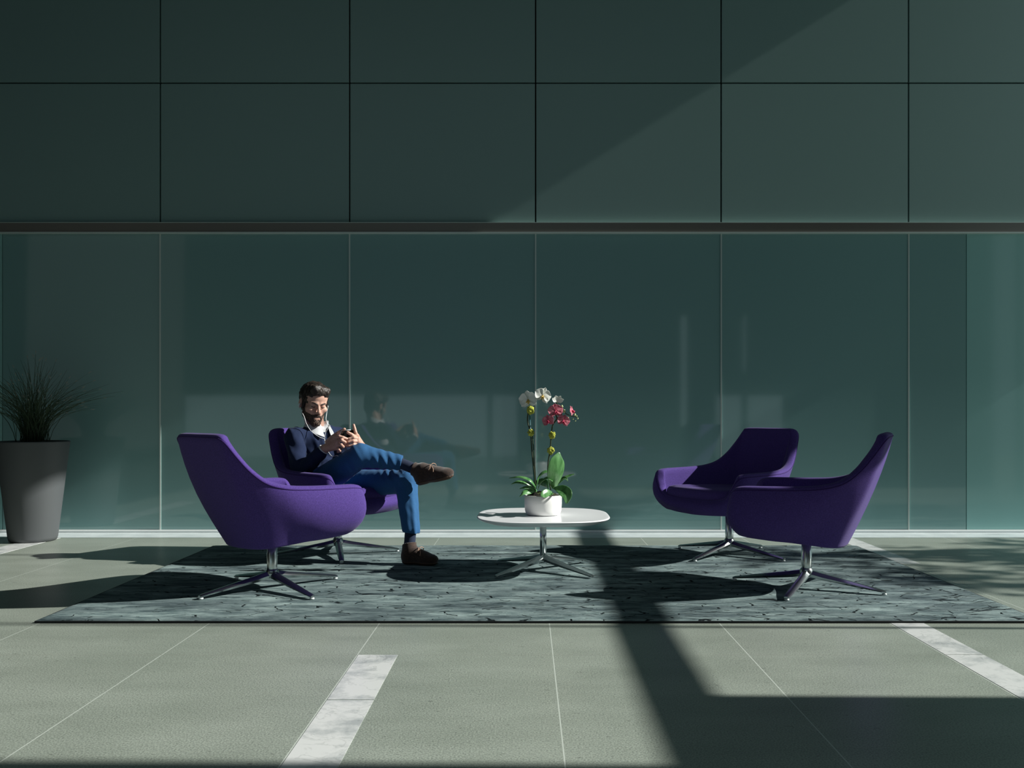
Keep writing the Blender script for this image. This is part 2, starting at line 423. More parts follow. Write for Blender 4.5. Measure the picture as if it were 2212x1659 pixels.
# marble strips let into the floor (first slab, joint, second slab)
def strip(n, x0, x1, y0, y1):
    struct(box(n, (x0, y0, -.02), (x1, y1, .0012), M['marble']))
strip('trim_3', -.695, -.532, 3.152, 3.735); strip('trim_4', -.695, -.532, 2.535, 3.146)
strip('trim_5', 1.735, 1.893, 3.152, 3.735); strip('trim_6', 1.735, 1.893, 3.741, 4.34); strip('trim_7', 1.735, 1.893, 2.535, 3.146)
strip('trim_8', 2.465, 2.622, 6.0, 7.249)
strip('trim_9', -3.93, -3.74, 6.196, 7.249); strip('trim_10', -3.93, -3.74, 4.97, 6.190)

# wall of glass panels
struct(box('wall_back', (-8, WY + .05, -.1), (6.2, WY + .3, 7), M['backing']))
XJ = [-6.224, -4.651, -3.078, -1.486, .078, 1.638, 3.214, 4.79, 6.2]
wb = bpy.data.objects['wall_back']
G = .0055
for i in range(len(XJ) - 1):
    a, b = XJ[i], XJ[i + 1]
    for (z0, z1) in ((2.602, 3.778), (3.778, 5.30), (5.30, 7.0)):
        box('glass_panel', (a + G, WY, z0 + G), (b - G, WY + .03, z1 - G), M['panel_up'], wb, bevel=.002)
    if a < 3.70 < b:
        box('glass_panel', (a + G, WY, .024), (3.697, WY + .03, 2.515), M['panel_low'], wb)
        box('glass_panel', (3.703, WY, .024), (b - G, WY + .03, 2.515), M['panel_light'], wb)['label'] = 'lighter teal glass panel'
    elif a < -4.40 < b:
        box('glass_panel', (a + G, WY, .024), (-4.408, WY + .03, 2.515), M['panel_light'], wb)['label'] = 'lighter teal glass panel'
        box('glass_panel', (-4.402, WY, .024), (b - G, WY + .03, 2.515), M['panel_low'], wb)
    else:
        box('glass_panel', (a + G, WY, .024), (b - G, WY + .03, 2.515), M['panel_low'], wb)
    if i: box('joint_profile', (a - G, WY - .006, .024), (a + G, WY + .03, 2.515), M['alu'], wb)['label'] = 'thin aluminium joint'
t = struct(box('trim_11', (-8, WY - .035, 2.517), (6.2, WY + .04, 2.596), M['band'], bevel=.002))
box('lower_lip', (-8, WY - .045, 2.508), (6.2, WY + .03, 2.518), M['alu'], t)
box('upper_lip', (-8, WY - .038, 2.595), (6.2, WY + .03, 2.600), M['alu'], t)

# room behind and beside the camera: shaded walls, ceiling, and the tall glazed side on the right that lets the sun in
cl = struct(box('ceiling', (-8, .6, 7.0), (6.4, WY + .3, 7.2), M['plaster']))
box('ceiling_section', (-8, -6, 7.0), (-6, .6, 7.2), M['plaster'], cl); box('ceiling_section', (3.1, -6, 7.0), (6.4, .6, 7.2), M['plaster'], cl)   # gap between them is an added, unseen opening that gives fill light
struct(box('wall_left', (-8.2, -6, 0), (-8, WY, 7), M['dark_wall']))
wr = struct(box('wall_right', (6.0, -6, 0), (6.25, 2.46, 7), M['plaster']))
box('wall_section', (6.0, 2.46, 0), (6.25, 3.10, 3.505), M['plaster'], wr)
box('wall_head', (6.0, 2.46, 6.68), (6.25, WY, 7), M['plaster'], wr)
for q, yy in enumerate((4.13, 6.20)):
    struct(box('window_%d' % (q + 2), (6.0, yy - .016, 0), (6.06, yy + .016, 6.68), M['frame']))      # slim bars added to cast the thin shadow lines on the floor
w1 = struct(box('window_1', (6.0, 2.46, 3.362), (6.06, WY, 3.505), M['frame']))   # transom
# front wall: low openings added to brighten the glass, slits for its reflected bars
wf = struct(box('wall_front', (-8, -6.2, 3.3), (6.25, -6, 7), M['plaster']))
for a, b, z in ((-8, -.80, 1.42), (-.80, -.22, 1.42), (-.22, 3.62, 0), (3.80, 4.45, 0), (4.45, 5.08, 1.42), (5.19, 6.25, 1.42)):
    box('wall_section', (a, -6.2, z), (b, -6, 3.3), M['plaster'], wf)
box('wall_section', (-.92, -6.2, 0), (-.80, -6, 1.42), M['plaster'], wf)
box('wall_section', (3.62, -6.2, 0), (3.80, -6, .7), M['plaster'], wf)
box('wall_section', (5.08, -6.2, 0), (5.19, -6, 2.0), M['plaster'], wf)

# ================================================================== rug
def make_rug_obj():
    x0, x1, y0, y1, h = -2.34, 2.465, 4.30, 6.75, .016
    nx, ny = 240, 122; V, F = [], []
    for j in range(ny + 1):
        for i in range(nx + 1):
            x = x0 + (x1 - x0) * i / nx; y = y0 + (y1 - y0) * j / ny
            e = min(x - x0, x1 - x, y - y0, y1 - y)
            z = h + .0022 * mnoise.noise(Vector((x * 5, y * 9, 0))) - (.006 if e < .001 else 0)
            V.append((x, y, z))
    for j in range(ny):
        for i in range(nx):
            a = j * (nx + 1) + i; F.append((a, a + 1, a + nx + 2, a + nx + 1))
    o = mesh('rug', V, F, M['rug']); tag(o, 'large blue grey carved rug with crackled pattern under the purple chairs', 'rug')
    bm = bmesh.new(); bmesh.ops.create_cube(bm, size=1)
    for v in bm.verts: v.co = Vector(((x0 + x1) / 2 + v.co.x * (x1 - x0 + .004), (y0 + y1) / 2 + v.co.y * (y1 - y0 + .004), .0065 + v.co.z * .009))
    b = bmobj('rug_binding', bm, M['rug_edge'], o, False); b['label'] = 'dark rug edge'
make_rug_obj()

# ================================================================== swivel lounge chair
def chair_shell():
    half = [ # rim, outer middle, low edge
        ((-.430, .000, .862), (-.335, .000, .56), (-.200, .000, .255)),
        ((-.428, .130, .862), (-.333, .120, .56), (-.190, .100, .255)),
        ((-.422, .218, .858), (-.322, .205, .555), (-.168, .165, .256)),
        ((-.402, .255, .832), (-.298, .245, .53), (-.140, .195, .258)),
        ((-.350, .285, .755), (-.250, .272, .49), (-.105, .218, .262)),
        ((-.290, .315, .680), (-.190, .296, .455), (-.060, .236, .268)),
        ((-.215, .348, .620), (-.115, .325, .435), (.000, .252, .275)),
        ((-.110, .378, .590), (-.025, .358, .420), (.070, .268, .283)),
        ((.030, .396, .580), (.085, .388, .410), (.140, .298, .290)),
        ((.180, .405, .577), (.205, .408, .408), (.212, .316, .298)),
        ((.310, .400, .573), (.315, .412, .410), (.288, .318, .306)),
        ((.362, .378, .552), (.374, .386, .412), (.336, .292, .312)),
        ((.380, .340, .485), (.394, .330, .400), (.358, .232, .312)),
        ((.386, .285, .425), (.402, .262, .372), (.364, .160, .306)),
        ((.390, .180, .402), (.410, .170, .358), (.362, .080, .302)),
        ((.392, .000, .398), (.412, .000, .354), (.364, .000, .300)),
    ]
    full = half + [tuple((x, -y, z) for x, y, z in st) for st in reversed(half[1:-1])]
    R = catmull([f[0] for f in full], 5, True); B = catmull([f[1] for f in full], 5, True); L = catmull([f[2] for f in full], 5, True)
    N = len(R); T = .060
    rows = []
    def inward(i):
        c = np.array([.05, 0, 0]); p = R[i]; tang = R[(i + 1) % N] - R[i - 1]
        n = np.array([-tang[1], tang[0], 0]); n /= np.linalg.norm(n) + 1e-9
        d = c - p; d[2] = 0
        if n @ d < 0: n = -n
        d /= np.linalg.norm(d); n = n * .6 + d * .4; return n / np.linalg.norm(n)
    inn = [inward(i) for i in range(N)]
    for _ in range(3): inn = [(inn[i - 1] + inn[i] + inn[(i + 1) % N]) for i in range(N)]; inn = [v / np.linalg.norm(v) for v in inn]
    C = np.array([.06, 0, .268])
    up = np.array([0, 0, 1.0])
    # outside, bottom centre -> rim
    for f in (0.0, .45, .8): rows.append([C * (1 - f) + L[i] * f for i in range(N)])
    def bez(i, t):
        a, b, c = L[i], B[i], R[i]
        q = 2 * b - .5 * (a + c)      # pass through belly
        return (1 - t) ** 2 * a + 2 * t * (1 - t) * q + t * t * c
    for t in (0, .02, .06, .12, .22, .35, .5, .65, .78, .88, .95): rows.append([bez(i, t) for i in range(N)])
    th = [T * (1 if R[i][2] > .46 else .62) for i in range(N)]
    # rounded rim
    for a in (0, 30, 60, 90, 120, 150, 180):
        a = math.radians(a)
        rows.append([R[i] + inn[i] * th[i] * .5 * (1 - math.cos(a)) + up * th[i] * .28 * math.sin(a) for i in range(N)])
    # inside: down to the pan
    pan = [np.array([L[i][0] * .92 + .02, L[i][1] * .98, .350]) for i in range(N)]
    for t in (.06, .2, .4, .6, .8, 1.0):
        row = []
        for i in range(N):
            top = R[i] + inn[i] * th[i]; mid = B[i] + inn[i] * (T * 1.15); mid = np.array([mid[0], mid[1], max(mid[2], .40) if R[i][2] > .46 else .38])
            c = pan[i]; q = 2 * mid - .5 * (top + c)
            row.append((1 - t) ** 2 * top + 2 * t * (1 - t) * q + t * t * c)
        rows.append(row)
    PC = np.array([.04, 0, .345])
    for f in (.6, .25, 0): rows.append([pan[i] * f + PC * (1 - f) for i in range(N)])
    V = [p for r in rows for p in r]; F = []
    for j in range(len(rows) - 1):
        for i in range(N):
            i2 = (i + 1) % N; F.append((j * N + i, j * N + i2, (j + 1) * N + i2, (j + 1) * N + i))
    return V, F, R
SHELL = chair_shell()
def seat_cushion():
    # rounded pad that fills the seat
    out = [(-.20, 0), (-.195, .13), (-.155, .19), (-.06, .235), (.05, .275), (.20, .318), (.31, .310), (.368, .25), (.385, .12), (.388, 0)]
    out = out + [(x, -y) for x, y in reversed(out[1:-1])]
    O = catmull([(x, y, 0) for x, y in out], 4, True); N = len(O); c = np.array([.05, 0, 0]); rows = []
    prof = [(0, .392), (.6, .392), (.93, .392), (.985, .402), (1.0, .425), (.99, .448), (.955, .466), (.88, .476), (.6, .474), (.3, .468), (0, .466)]
    for f, z in prof: rows.append([c + (p - c) * f + np.array([0, 0, z + .03 * (c[0] + (p[0] - c[0]) * f - .1) * .6]) for p in O])
    V = [p for r in rows for p in r]; F = [(j * N + i, j * N + (i + 1) % N, (j + 1) * N + (i + 1) % N, (j + 1) * N + i) for j in range(len(rows) - 1) for i in range(N)]
    return V, F
def star_leg(ang, r0, r1, z_top, z_tip):
    # one tapering cast blade from hub to tip, triangular in section
    d = Vector((math.cos(ang), math.sin(ang), 0)); s = Vector((-d.y, d.x, 0)); V, F = [], []
    zz = lambda t: z_top + (z_tip + .006 - z_top) * t
    st = [(0.0, .028, zz(0) + .004, .040), (.06, .025, zz(.05) + .002, .038), (.2, .024, zz(.2), .034), (.5, .023, zz(.5), .026), (.8, .020, zz(.8), .018), (.97, .017, zz(.97), .013), (1.0, .013, zz(1) - .003, .009)]
    for t, w, zt, h in st:
        c = d * (r0 + (r1 - r0) * t)
        for (o, z) in ((-w, zt - h * .55), (-w * .45, zt - h * .06), (0, zt), (w * .45, zt - h * .06), (w, zt - h * .55), (w * .8, zt - h), (-w * .8, zt - h)):
            V.append(c + s * o + Vector((0, 0, z)))
    k = 7
    for j in range(len(st) - 1):
        for i in range(k): F.append((j * k + i, j * k + (i + 1) % k, (j + 1) * k + (i + 1) % k, (j + 1) * k + i))
    F.append(tuple(reversed(range(k)))); F.append(tuple(range((len(st) - 1) * k, len(st) * k)))
    return V, F
def copy_tree(o, parent=None):
    c = o.copy(); COL.objects.link(c)
    if parent is not None: c.parent = parent
    for ch in [q for q in o.children]: copy_tree(ch, c)
    return c
def swivel_chair(loc, face, legs, label, src=None):
    if src is None:
        r = empty('swivel_lounge_chair', (0, 0, 0), label, 'chair', 'purple swivel lounge chairs on the rug')
        mesh('shell', SHELL[0], SHELL[1], M['purple'], r)
        N = len(SHELL[2])
        p = tube('piping', [Vector(q) + Vector((0, 0, -.004)) for q in SHELL[2]], .0032, M['purple_dark'], r, 6, True); p['label'] = 'dark seam piping'
        c = seat_cushion(); mesh('seat_cushion', c[0], c[1], M['purple'], r)
        pr = [(.028, .092), (.0285, .12), (.0285, .20), (.027, .203), (.027, .32)]
        lathe('pole', pr, M['chrome'], r, 32, (.02, 0, 0))['label'] = 'chrome swivel pole'
        lathe('hub', [(.0, .060), (.034, .062), (.040, .075), (.038, .095), (.031, .108), (.029, .112), (0, .112)], M['chrome_dark'], r, 32, (.02, 0, 0))
        for k in range(4):
            V, F = star_leg(k * math.pi / 2, .012, .425, .098, .016)
            l = sharp(mesh('leg', V, F, M['chrome_dark'], r), 40); l.location = (.02, 0, .003)
            g = lathe('glide', [(.011, 0), (.013, .004), (.012, .009), (.004, .010)], M['foot'], l, 16, (math.cos(k * math.pi / 2) * .415, math.sin(k * math.pi / 2) * .415, -.003))
            g.matrix_parent_inverse = Matrix()
    else:
        r = copy_tree(src); r['label'] = label
    r.location = (loc[0], loc[1], .017); r.rotation_euler = (0, 0, math.radians(face))
    k = 0
    for ch in r.children:
        if ch.name.startswith('leg'):
            ch.rotation_euler = (0, 0, math.radians(legs - face)); k += 1
    return r
ch1 = swivel_chair((-1.44, 5.05), 47, 45, 'empty purple swivel lounge chair left of the man, back turned to the camera')
ch2 = swivel_chair((-1.335, 6.33), -35, 15, 'purple swivel lounge chair the man is sitting in', ch1)
ch3 = swivel_chair((1.43, 6.30), 215, 45, 'empty purple swivel lounge chair facing the camera, nearer the glass wall', ch1)
ch4 = swivel_chair((1.60, 5.09), 155, 59, 'empty purple swivel lounge chair at the right, nearest the camera, seen from outside', ch1)

# ================================================================== low table
def table():
    cx, cy = .105, 5.66
    r = empty('coffee_table', (cx, cy, .017), 'low white coffee table on a four star chrome base holding the orchids', 'table')
    N = 96
    def sq(a, s):
        c, q = math.cos(a), math.sin(a); n = 2 / 3.1
        return (s * math.copysign(abs(c) ** n, c), s * math.copysign(abs(q) ** n, q))
    prof = [(0, .322), (.26, .322), (.335, .328), (.385, .345), (.406, .356), (.411, .361), (.408, .3655), (.402, .3665), (.385, .3655), (.3, .3652), (0, .3652)]
    V, F = [], []
    for s, z in prof:
        for k in range(N):
            x, y = sq(2 * math.pi * k / N, s); V.append((cx + x, cy + y, z))
    for j in range(len(prof) - 1):
        for k in range(N): F.append((j * N + k, j * N + (k + 1) % N, (j + 1) * N + (k + 1) % N, (j + 1) * N + k))
    sharp(mesh('tabletop', V, F, M['white'], r), 50)
    lathe('column', [(.0205, .10), (.0205, .332)], M['chrome'], r, 32, (cx, cy, 0)); 
    lathe('hub', [(0, .060), (.028, .062), (.034, .075), (.032, .095), (.026, .108), (.022, .112), (0, .112)], M['chrome_dark'], r, 32, (cx, cy, 0))
    for k in range(4):
        a = math.radians(45 + 90 * k); V, F = star_leg(a, .012, .41, .098, .016)
        sharp(mesh('leg', [Vector(v) + Vector((cx, cy, .017)) for v in V], F, M['chrome_dark'], r), 40)
table()

# ================================================================== orchid arrangement
def orchid():
    cx, cy, z0 = .105, 5.655, .3665
    D = cy
    r = empty('potted_orchids', (cx, cy, z0), 'white round pot of white and pink orchids on the coffee table', 'plant')
    R0 = .117
    lathe('pot', [(0, 0), (.096, 0), (.107, .006), (.1145, .03), (R0, .07), (R0, .122), (R0 - .003, .124), (R0 - .008, .122), (R0 - .010, .105), (0, .105)], M['white_pot'], r, 64, (cx, cy, z0))
    # bark mound
    V, F = [], []; n1, n2 = 14, 40
    for j in range(n1 + 1):
        for k in range(n2):
            a = 2 * math.pi * k / n2; rr = (R0 - .011) * j / n1
            z = z0 + .116 + .030 * (1 - (j / n1) ** 2) + .010 * mnoise.noise(Vector((rr * math.cos(a) * 70, rr * math.sin(a) * 70, 3)))
            V.append((cx + rr * math.cos(a), cy + rr * math.sin(a), z))
    for j in range(n1):
        for k in range(n2): F.append((j * n2 + k, j * n2 + (k + 1) % n2, (j + 1) * n2 + (k + 1) % n2, (j + 1) * n2 + k))
    mesh('soil', V, F, M['soil'], r)
    def leaf(name, pts, widths, side, m=M['leaf'], fold=.25, thick=.0022, parent=r):
        C = catmull(pts, 5); W = catmull([(w, 0, 0) for w in widths], 5); V, F = [], []; n = len(C); K = 7
        side = Vector(side).normalized()
        for i in range(n):
            c = Vector(C[i]); t = (Vector(C[min(i + 1, n - 1)]) - Vector(C[max(i - 1, 0)])).normalized()
            s = (side - t * side.dot(t)).normalized(); nn = t.cross(s)
            w = max(W[i][0], .0008)
            for k in range(K):
                u = -1 + 2 * k / (K - 1); V.append(c + s * u * w + nn * (abs(u) ** 1.3 * fold * w))
        for i in range(n - 1):
            for k in range(K - 1): a = i * K + k; F.append((a, a + 1, a + K + 1, a + K))
        o = mesh(name, V, F, m, parent); md = o.modifiers.new('thickness', 'SOLIDIFY'); md.thickness = thick; md.offset = 0; subsurf(o, 1); return o
    Q = lambda x, y, dd=0: P(x, y, D + dd)
    # leaves (pixel outline of the photograph gives the size of each)
    leaf('leaf', [Q(1197, 1056, -.02), Q(1199, 1038, -.05), Q(1202, 1018, -.075), Q(1205, 996, -.085), Q(1208, 977, -.07)], [.010, .046, .060, .052, .006], (.88, .5, 0), fold=.14)
    leaf('leaf', [Q(1196, 1054, -.03), Q(1210, 1056, -.09), Q(1224, 1068, -.14), Q(1224, 1088, -.17)], [.008, .030, .038, .006], (.75, .2, .55), fold=.2)
    leaf('leaf', [Q(1195, 1066, -.08), Q(1184, 1064, -.12), Q(1174, 1068, -.15), Q(1168, 1071, -.16)], [.006, .024, .022, .004], (0, .35, 1), fold=.2)
    leaf('leaf', [Q(1158, 1052, .0), Q(1146, 1036, -.03), Q(1124, 1029, -.02), Q(1099, 1033, .0)], [.010, .020, .016, .002], (.1, 1, .35), fold=.3)
    leaf('leaf', [Q(1158, 1056, .0), Q(1140, 1043, -.04), Q(1118, 1040, -.06), Q(1104, 1046, -.06)], [.010, .020, .016, .002], (.1, .9, .5), fold=.3)
    leaf('leaf', [Q(1160, 1060, .0), Q(1150, 1053, -.05), Q(1134, 1052, -.08), Q(1122, 1056, -.08)], [.010, .016, .014, .002], (.1, .9, .5), fold=.3)
    leaf('leaf', [Q(1160, 1052, .0), Q(1165, 1032, .03), Q(1180, 1021, .05), Q(1200, 1024, .06)], [.010, .024, .028, .006], (.2, 1, .3), fold=.3)
    leaf('leaf', [Q(1162, 1058, -.02), Q(1170, 1042, -.05), Q(1184, 1034, -.06), Q(1194, 1040, -.06)], [.010, .022, .026, .006], (.2, 1, .3), fold=.3)
    leaf('leaf', [Q(1158, 1058, -.02), Q(1145, 1060, -.07), Q(1132, 1064, -.11), Q(1122, 1073, -.13)], [.010, .020, .018, .003], (.2, .8, .5), fold=.3)
    leaf('leaf', [Q(1200, 1052, .02), Q(1216, 1036, .05), Q(1228, 1029, .06), Q(1241, 1024, .06)], [.006, .014, .013, .002], (.3, .8, .6), fold=.3)
    leaf('leaf', [Q(1200, 1052, .02), Q(1214, 1034, .03), Q(1222, 1033, .02), Q(1227, 1040, .01)], [.005, .009, .008, .001], (.5, .4, .8), fold=.3)
    leaf('leaf', [Q(1184, 1058, -.02), Q(1180, 1046, .06), Q(1168, 1040, .10), Q(1150, 1044, .14)], [.010, .022, .024, .004], (0, .4, 1), fold=.3)
    # stems and stakes
    s1 = [Q(1158, 1056), Q(1154, 1020), Q(1149, 975), Q(1146, 935), Q(1140, 912), Q(1141, 893), Q(1150, 868, -.02), Q(1158, 858, -.03), Q(1170, 850, -.03), Q(1178, 852, -.03)]
    tube('stem', catmull(s1, 5), .0042, M['stem'], r)
    tube('stem', catmull([Q(1190, 1058), Q(1184, 1030), Q(1184, 1000), Q(1188, 975), Q(1191, 940), Q(1194, 918), Q(1203, 905), Q(1201, 895, .01), Q(1203, 876, .01), Q(1204, 860, .01)], 5), .0042, M['stem'], r)
    tube('stem', catmull([Q(1203, 878, .01), Q(1214, 881, .01), Q(1222, 893), Q(1232, 898), Q(1242, 900), Q(1248, 903)], 5), .0028, M['stem'], r)
    tube('stake', [Q(1154, 1050, .01), Q(1148, 960, .008), Q(1144, 893, .008)], .0035, M['stake'], r)['label'] = 'blue green plant stake'
    tube('stake', [Q(1158, 1050, .01), Q(1150, 940, .014), Q(1149, 925, .014)], .003, M['stem'], r)
    def moss(x, y, s):
        V, F = [], []; bm = bmesh.new(); bmesh.ops.create_icosphere(bm, subdivisions=4, radius=1)
        c = Q(x, y, -.003)
        for v in bm.verts:
            p = v.co.copy(); k = 1 + .42 * mnoise.fractal(p * 2.6 + Vector((x, y, 0)), .8, 2.1, 4)
            v.co = c + Vector((p.x * s, p.y * s, p.z * s * 1.15)) * k
        bmobj('moss_tuft', bm, M['moss'], r)['label'] = 'yellow green moss tuft tied round the stem'
    moss(1146, 886, .022); moss(1147, 935, .0185); moss(1193, 940, .0195); moss(1190, 973, .021)
    def petal(fl, ang, L, W, cup, m, base, fw, rt, up, back=0):
        # petal grows from base in the plane of rt / up, fw is the way the flower looks
        d = rt * math.cos(ang) + up * math.sin(ang); s = fw.cross(d); V, F = [], []; n, K = 9, 7
        for i in range(n):
            t = i / (n - 1); w = W * (math.sin(math.pi * min(t * .93 + .035, 1)) ** .6) * (.45 + .55 * min(1, t * 2.2))
            if i == n - 1: w = W * .22
            for k in range(K):
                u = -1 + 2 * k / (K - 1)
                V.append(base + d * (L * t * (1 - .08 * u * u)) + s * (w * u) + fw * (cup * (t ** 2) * L + .18 * w * u * u + .03 * L * math.sin(u * 5 + t * 4) - back))
        for i in range(n - 1):
            for k in range(K - 1): a = i * K + k; F.append((a, a + 1, a + K + 1, a + K))
        o = mesh('petal', V, F, m, fl); md = o.modifiers.new('thickness', 'SOLIDIFY'); md.thickness = .0012; subsurf(o, 1)
    def flower(px, py, dd, look, size, m, lipm, tilt=0, lab=None):
        c = Q(px, py, dd); fw = Vector(look).normalized(); rt = fw.cross(Vector((0, 0, 1))).normalized() * -1; up = rt.cross(fw) * -1
        if up.z < 0: up = -up
        ca, sa = math.cos(tilt), math.sin(tilt); rt, up = rt * ca + up * sa, up * ca - rt * sa
        # the column and lip are the flower, petals its sub-parts
        V1 = []; parts = []
        for (a, b_, r0_, r1_) in ((c - fw * .006, c + fw * .012, .006, .005), (c - up * .006 + fw * .004, c - up * .22 * size + fw * .014, .005, .003), (c + fw * .008, c - up * .12 * size + rt * .09 * size + fw * .016, .004, .0045), (c + fw * .008, c - up * .12 * size - rt * .09 * size + fw * .016, .004, .0045)):
            parts.append(tube_data([a, (a + b_) / 2, b_], [r0_ * .7, r0_, r1_], 8))
        V, F = merge(parts); fl = mesh('flower', V, F, lipm, r)
        if lab: fl['label'] = lab
        for ang in (90, 215, 325): petal(fl, math.radians(ang), size * .50, size * .19, .05, m, c, fw, rt, up, .003)
        for ang in (15, 165): petal(fl, math.radians(ang), size * .52, size * .34, -.05, m, c, fw, rt, up, 0)
    flower(1141, 864, -.035, (-.25, -1, -.10), .122, M['petal_white'], M['yellow_lip'], .15, 'white orchid flower')
    flower(1172, 855, -.045, (.25, -1, -.05), .110, M['petal_white'], M['yellow_lip'], -.35, 'white orchid flower')
    flower(1200, 888, -.030, (.1, -1, .05), .098, M['petal_pink'], M['petal_edge'], .1, 'pink orchid flower')
    flower(1184, 909, -.035, (-.35, -1, 0), .080, M['petal_pink'], M['petal_edge'], .2, 'pink orchid flower')
    flower(1217, 909, -.035, (.1, -1, 0), .082, M['petal_pink'], M['petal_edge'], -.3, 'pink orchid flower')
    flower(1235, 888, -.010, (1, -.35, .2), .070, M['petal_pink'], M['petal_edge'], .3, 'pink orchid flower seen from the side')
    # half open white flower at the top of the right stem
    fl = mesh('flower', *tube_data([Q(1203, 870), Q(1204, 862)], [.004, .006], 8), M['bud'], r); fl['label'] = 'half open greenish white flower'
    for a in (60, 110, 150, 20): 
        petal(fl, math.radians(a), .042, .016, .35, M['petal_white'], Q(1203, 868, -.005), Vector((.3, -1, .1)).normalized(), Vector((1, .3, 0)).normalized(), Vector((0, .1, 1)).normalized())
    for (x, y, s) in ((1214, 878, .010), (1219, 888, .011), (1242, 896, .009), (1228, 903, .007), (1248, 904, .006), (1243, 909, .005), (1238, 905, .005), (1246, 899, .005)):
        bm = bmesh.new(); bmesh.ops.create_uvsphere(bm, u_segments=12, v_segments=10, radius=1); c = Q(x, y, -.004)
        for v in bm.verts:
            q = v.co.z; k = 1 - .25 * max(q, 0); v.co = c + Vector((v.co.x * s * .75 * k, v.co.y * s * .75 * k, v.co.z * s))
        bmobj('bud', bm, M['bud'], r)
orchid()

# ================================================================== tall planter
def planter():
    cx, cy = -3.88, 7.10
    r = empty('tall_planter', (cx, cy, 0), 'tall tapered dark grey planter of wispy reed grass by the glass wall', 'planter')
    lathe('pot', [(0, .0), (.150, .0), (.168, .006), (.176, .03), (.262, .772), (.263, .780), (.257, .783), (.248, .778), (.240, .72), (0, .72)], M['planter'], r, 72, (cx, cy, 0))
    lathe('soil', [(.238, .715), (.236, .752), (.1, .765), (0, .765)], M['soil'], r, 32, (cx, cy, 0))
    rnd = random.Random(3); parts, tips = [], []
    for i in range(260):
        a = rnd.uniform(0, 2 * math.pi); lean = rnd.random() ** .7 * 1.12; L = rnd.uniform(.38, .68)
        b = Vector((cx + rnd.gauss(0, .045), cy + rnd.gauss(0, .045), .755)); d = Vector((math.cos(a), math.sin(a) * .8, 0))
        if b.y + d.y * lean * .5 > 7.5: d.y *= .2
        pts = []
        for k in range(7):
            t = k / 6; out = lean * (.16 * t + .50 * t * t) * L * 1.35
            pts.append(b + d * out + Vector((0, 0, L * (t * (1.12 - .45 * lean * t)))))
        w = rnd.uniform(.0014, .0026)
        parts.append(tube_data(pts, [w, w, w, w * .9, w * .8, w * .6, w * .3], 4))
        if rnd.random() < .45:
            e = (pts[-1] - pts[-2]).normalized(); tips.append(tube_data([pts[-1] - e * .006, pts[-1] + e * .012, pts[-1] + e * .028 - Vector((0, 0, .004))], [.001, .0032, .0006], 5))
    V, F = merge(parts); g = mesh('grass_blades', V, F, M['grass'], r); g['kind'] = 'stuff'
    V, F = merge(tips); g = mesh('seed_heads', V, F, M['grass_tip'], r); g['kind'] = 'stuff'; g['label'] = 'pale seed tips'
planter()

# ================================================================== tree outside the glazed side (its leaf shadow falls on the rug and floor)
def tree():
    rnd = random.Random(11); bx, by = 11.6, 6.0
    r = empty('tree', (bx, by, 0), 'leafy tree outside at the right whose dappled shadow falls across the rug corner', 'tree')
    tube('trunk', [(bx, by, 0), (bx + .05, by + .03, 2.2), (bx - .05, by, 4.0), (bx, by, 5.4)], [.14, .12, .09, .04], M['bark'], r, 12)
    V, F = [], []
    for c in range(38):
        cc = Vector((bx + rnd.uniform(-1.0, 1.0), by + rnd.gauss(0, .50), 5.15 + rnd.uniform(-.75, .75)))
        if c < 12: parts = None
        for i in range(34):
            p = cc + Vector((rnd.gauss(0, .22), rnd.gauss(0, .14), rnd.gauss(0, .10))); R_ = Euler((rnd.uniform(-.7, .7), rnd.uniform(-1.2, .2), rnd.uniform(0, 6.28))).to_matrix()
            s = rnd.uniform(.04, .09); o = len(V)
            for q in ((-1.4, 0, 0), (-.5, .5, .1), (.6, .45, .1), (1.5, 0, 0), (.6, -.45, .1), (-.5, -.5, .1)): V.append(p + R_ @ (Vector(q) * s))
            F.append(tuple(range(o, o + 6)))
    o = mesh('leaves', V, F, M['tree_leaf'], r, False); o['kind'] = 'stuff'
tree()

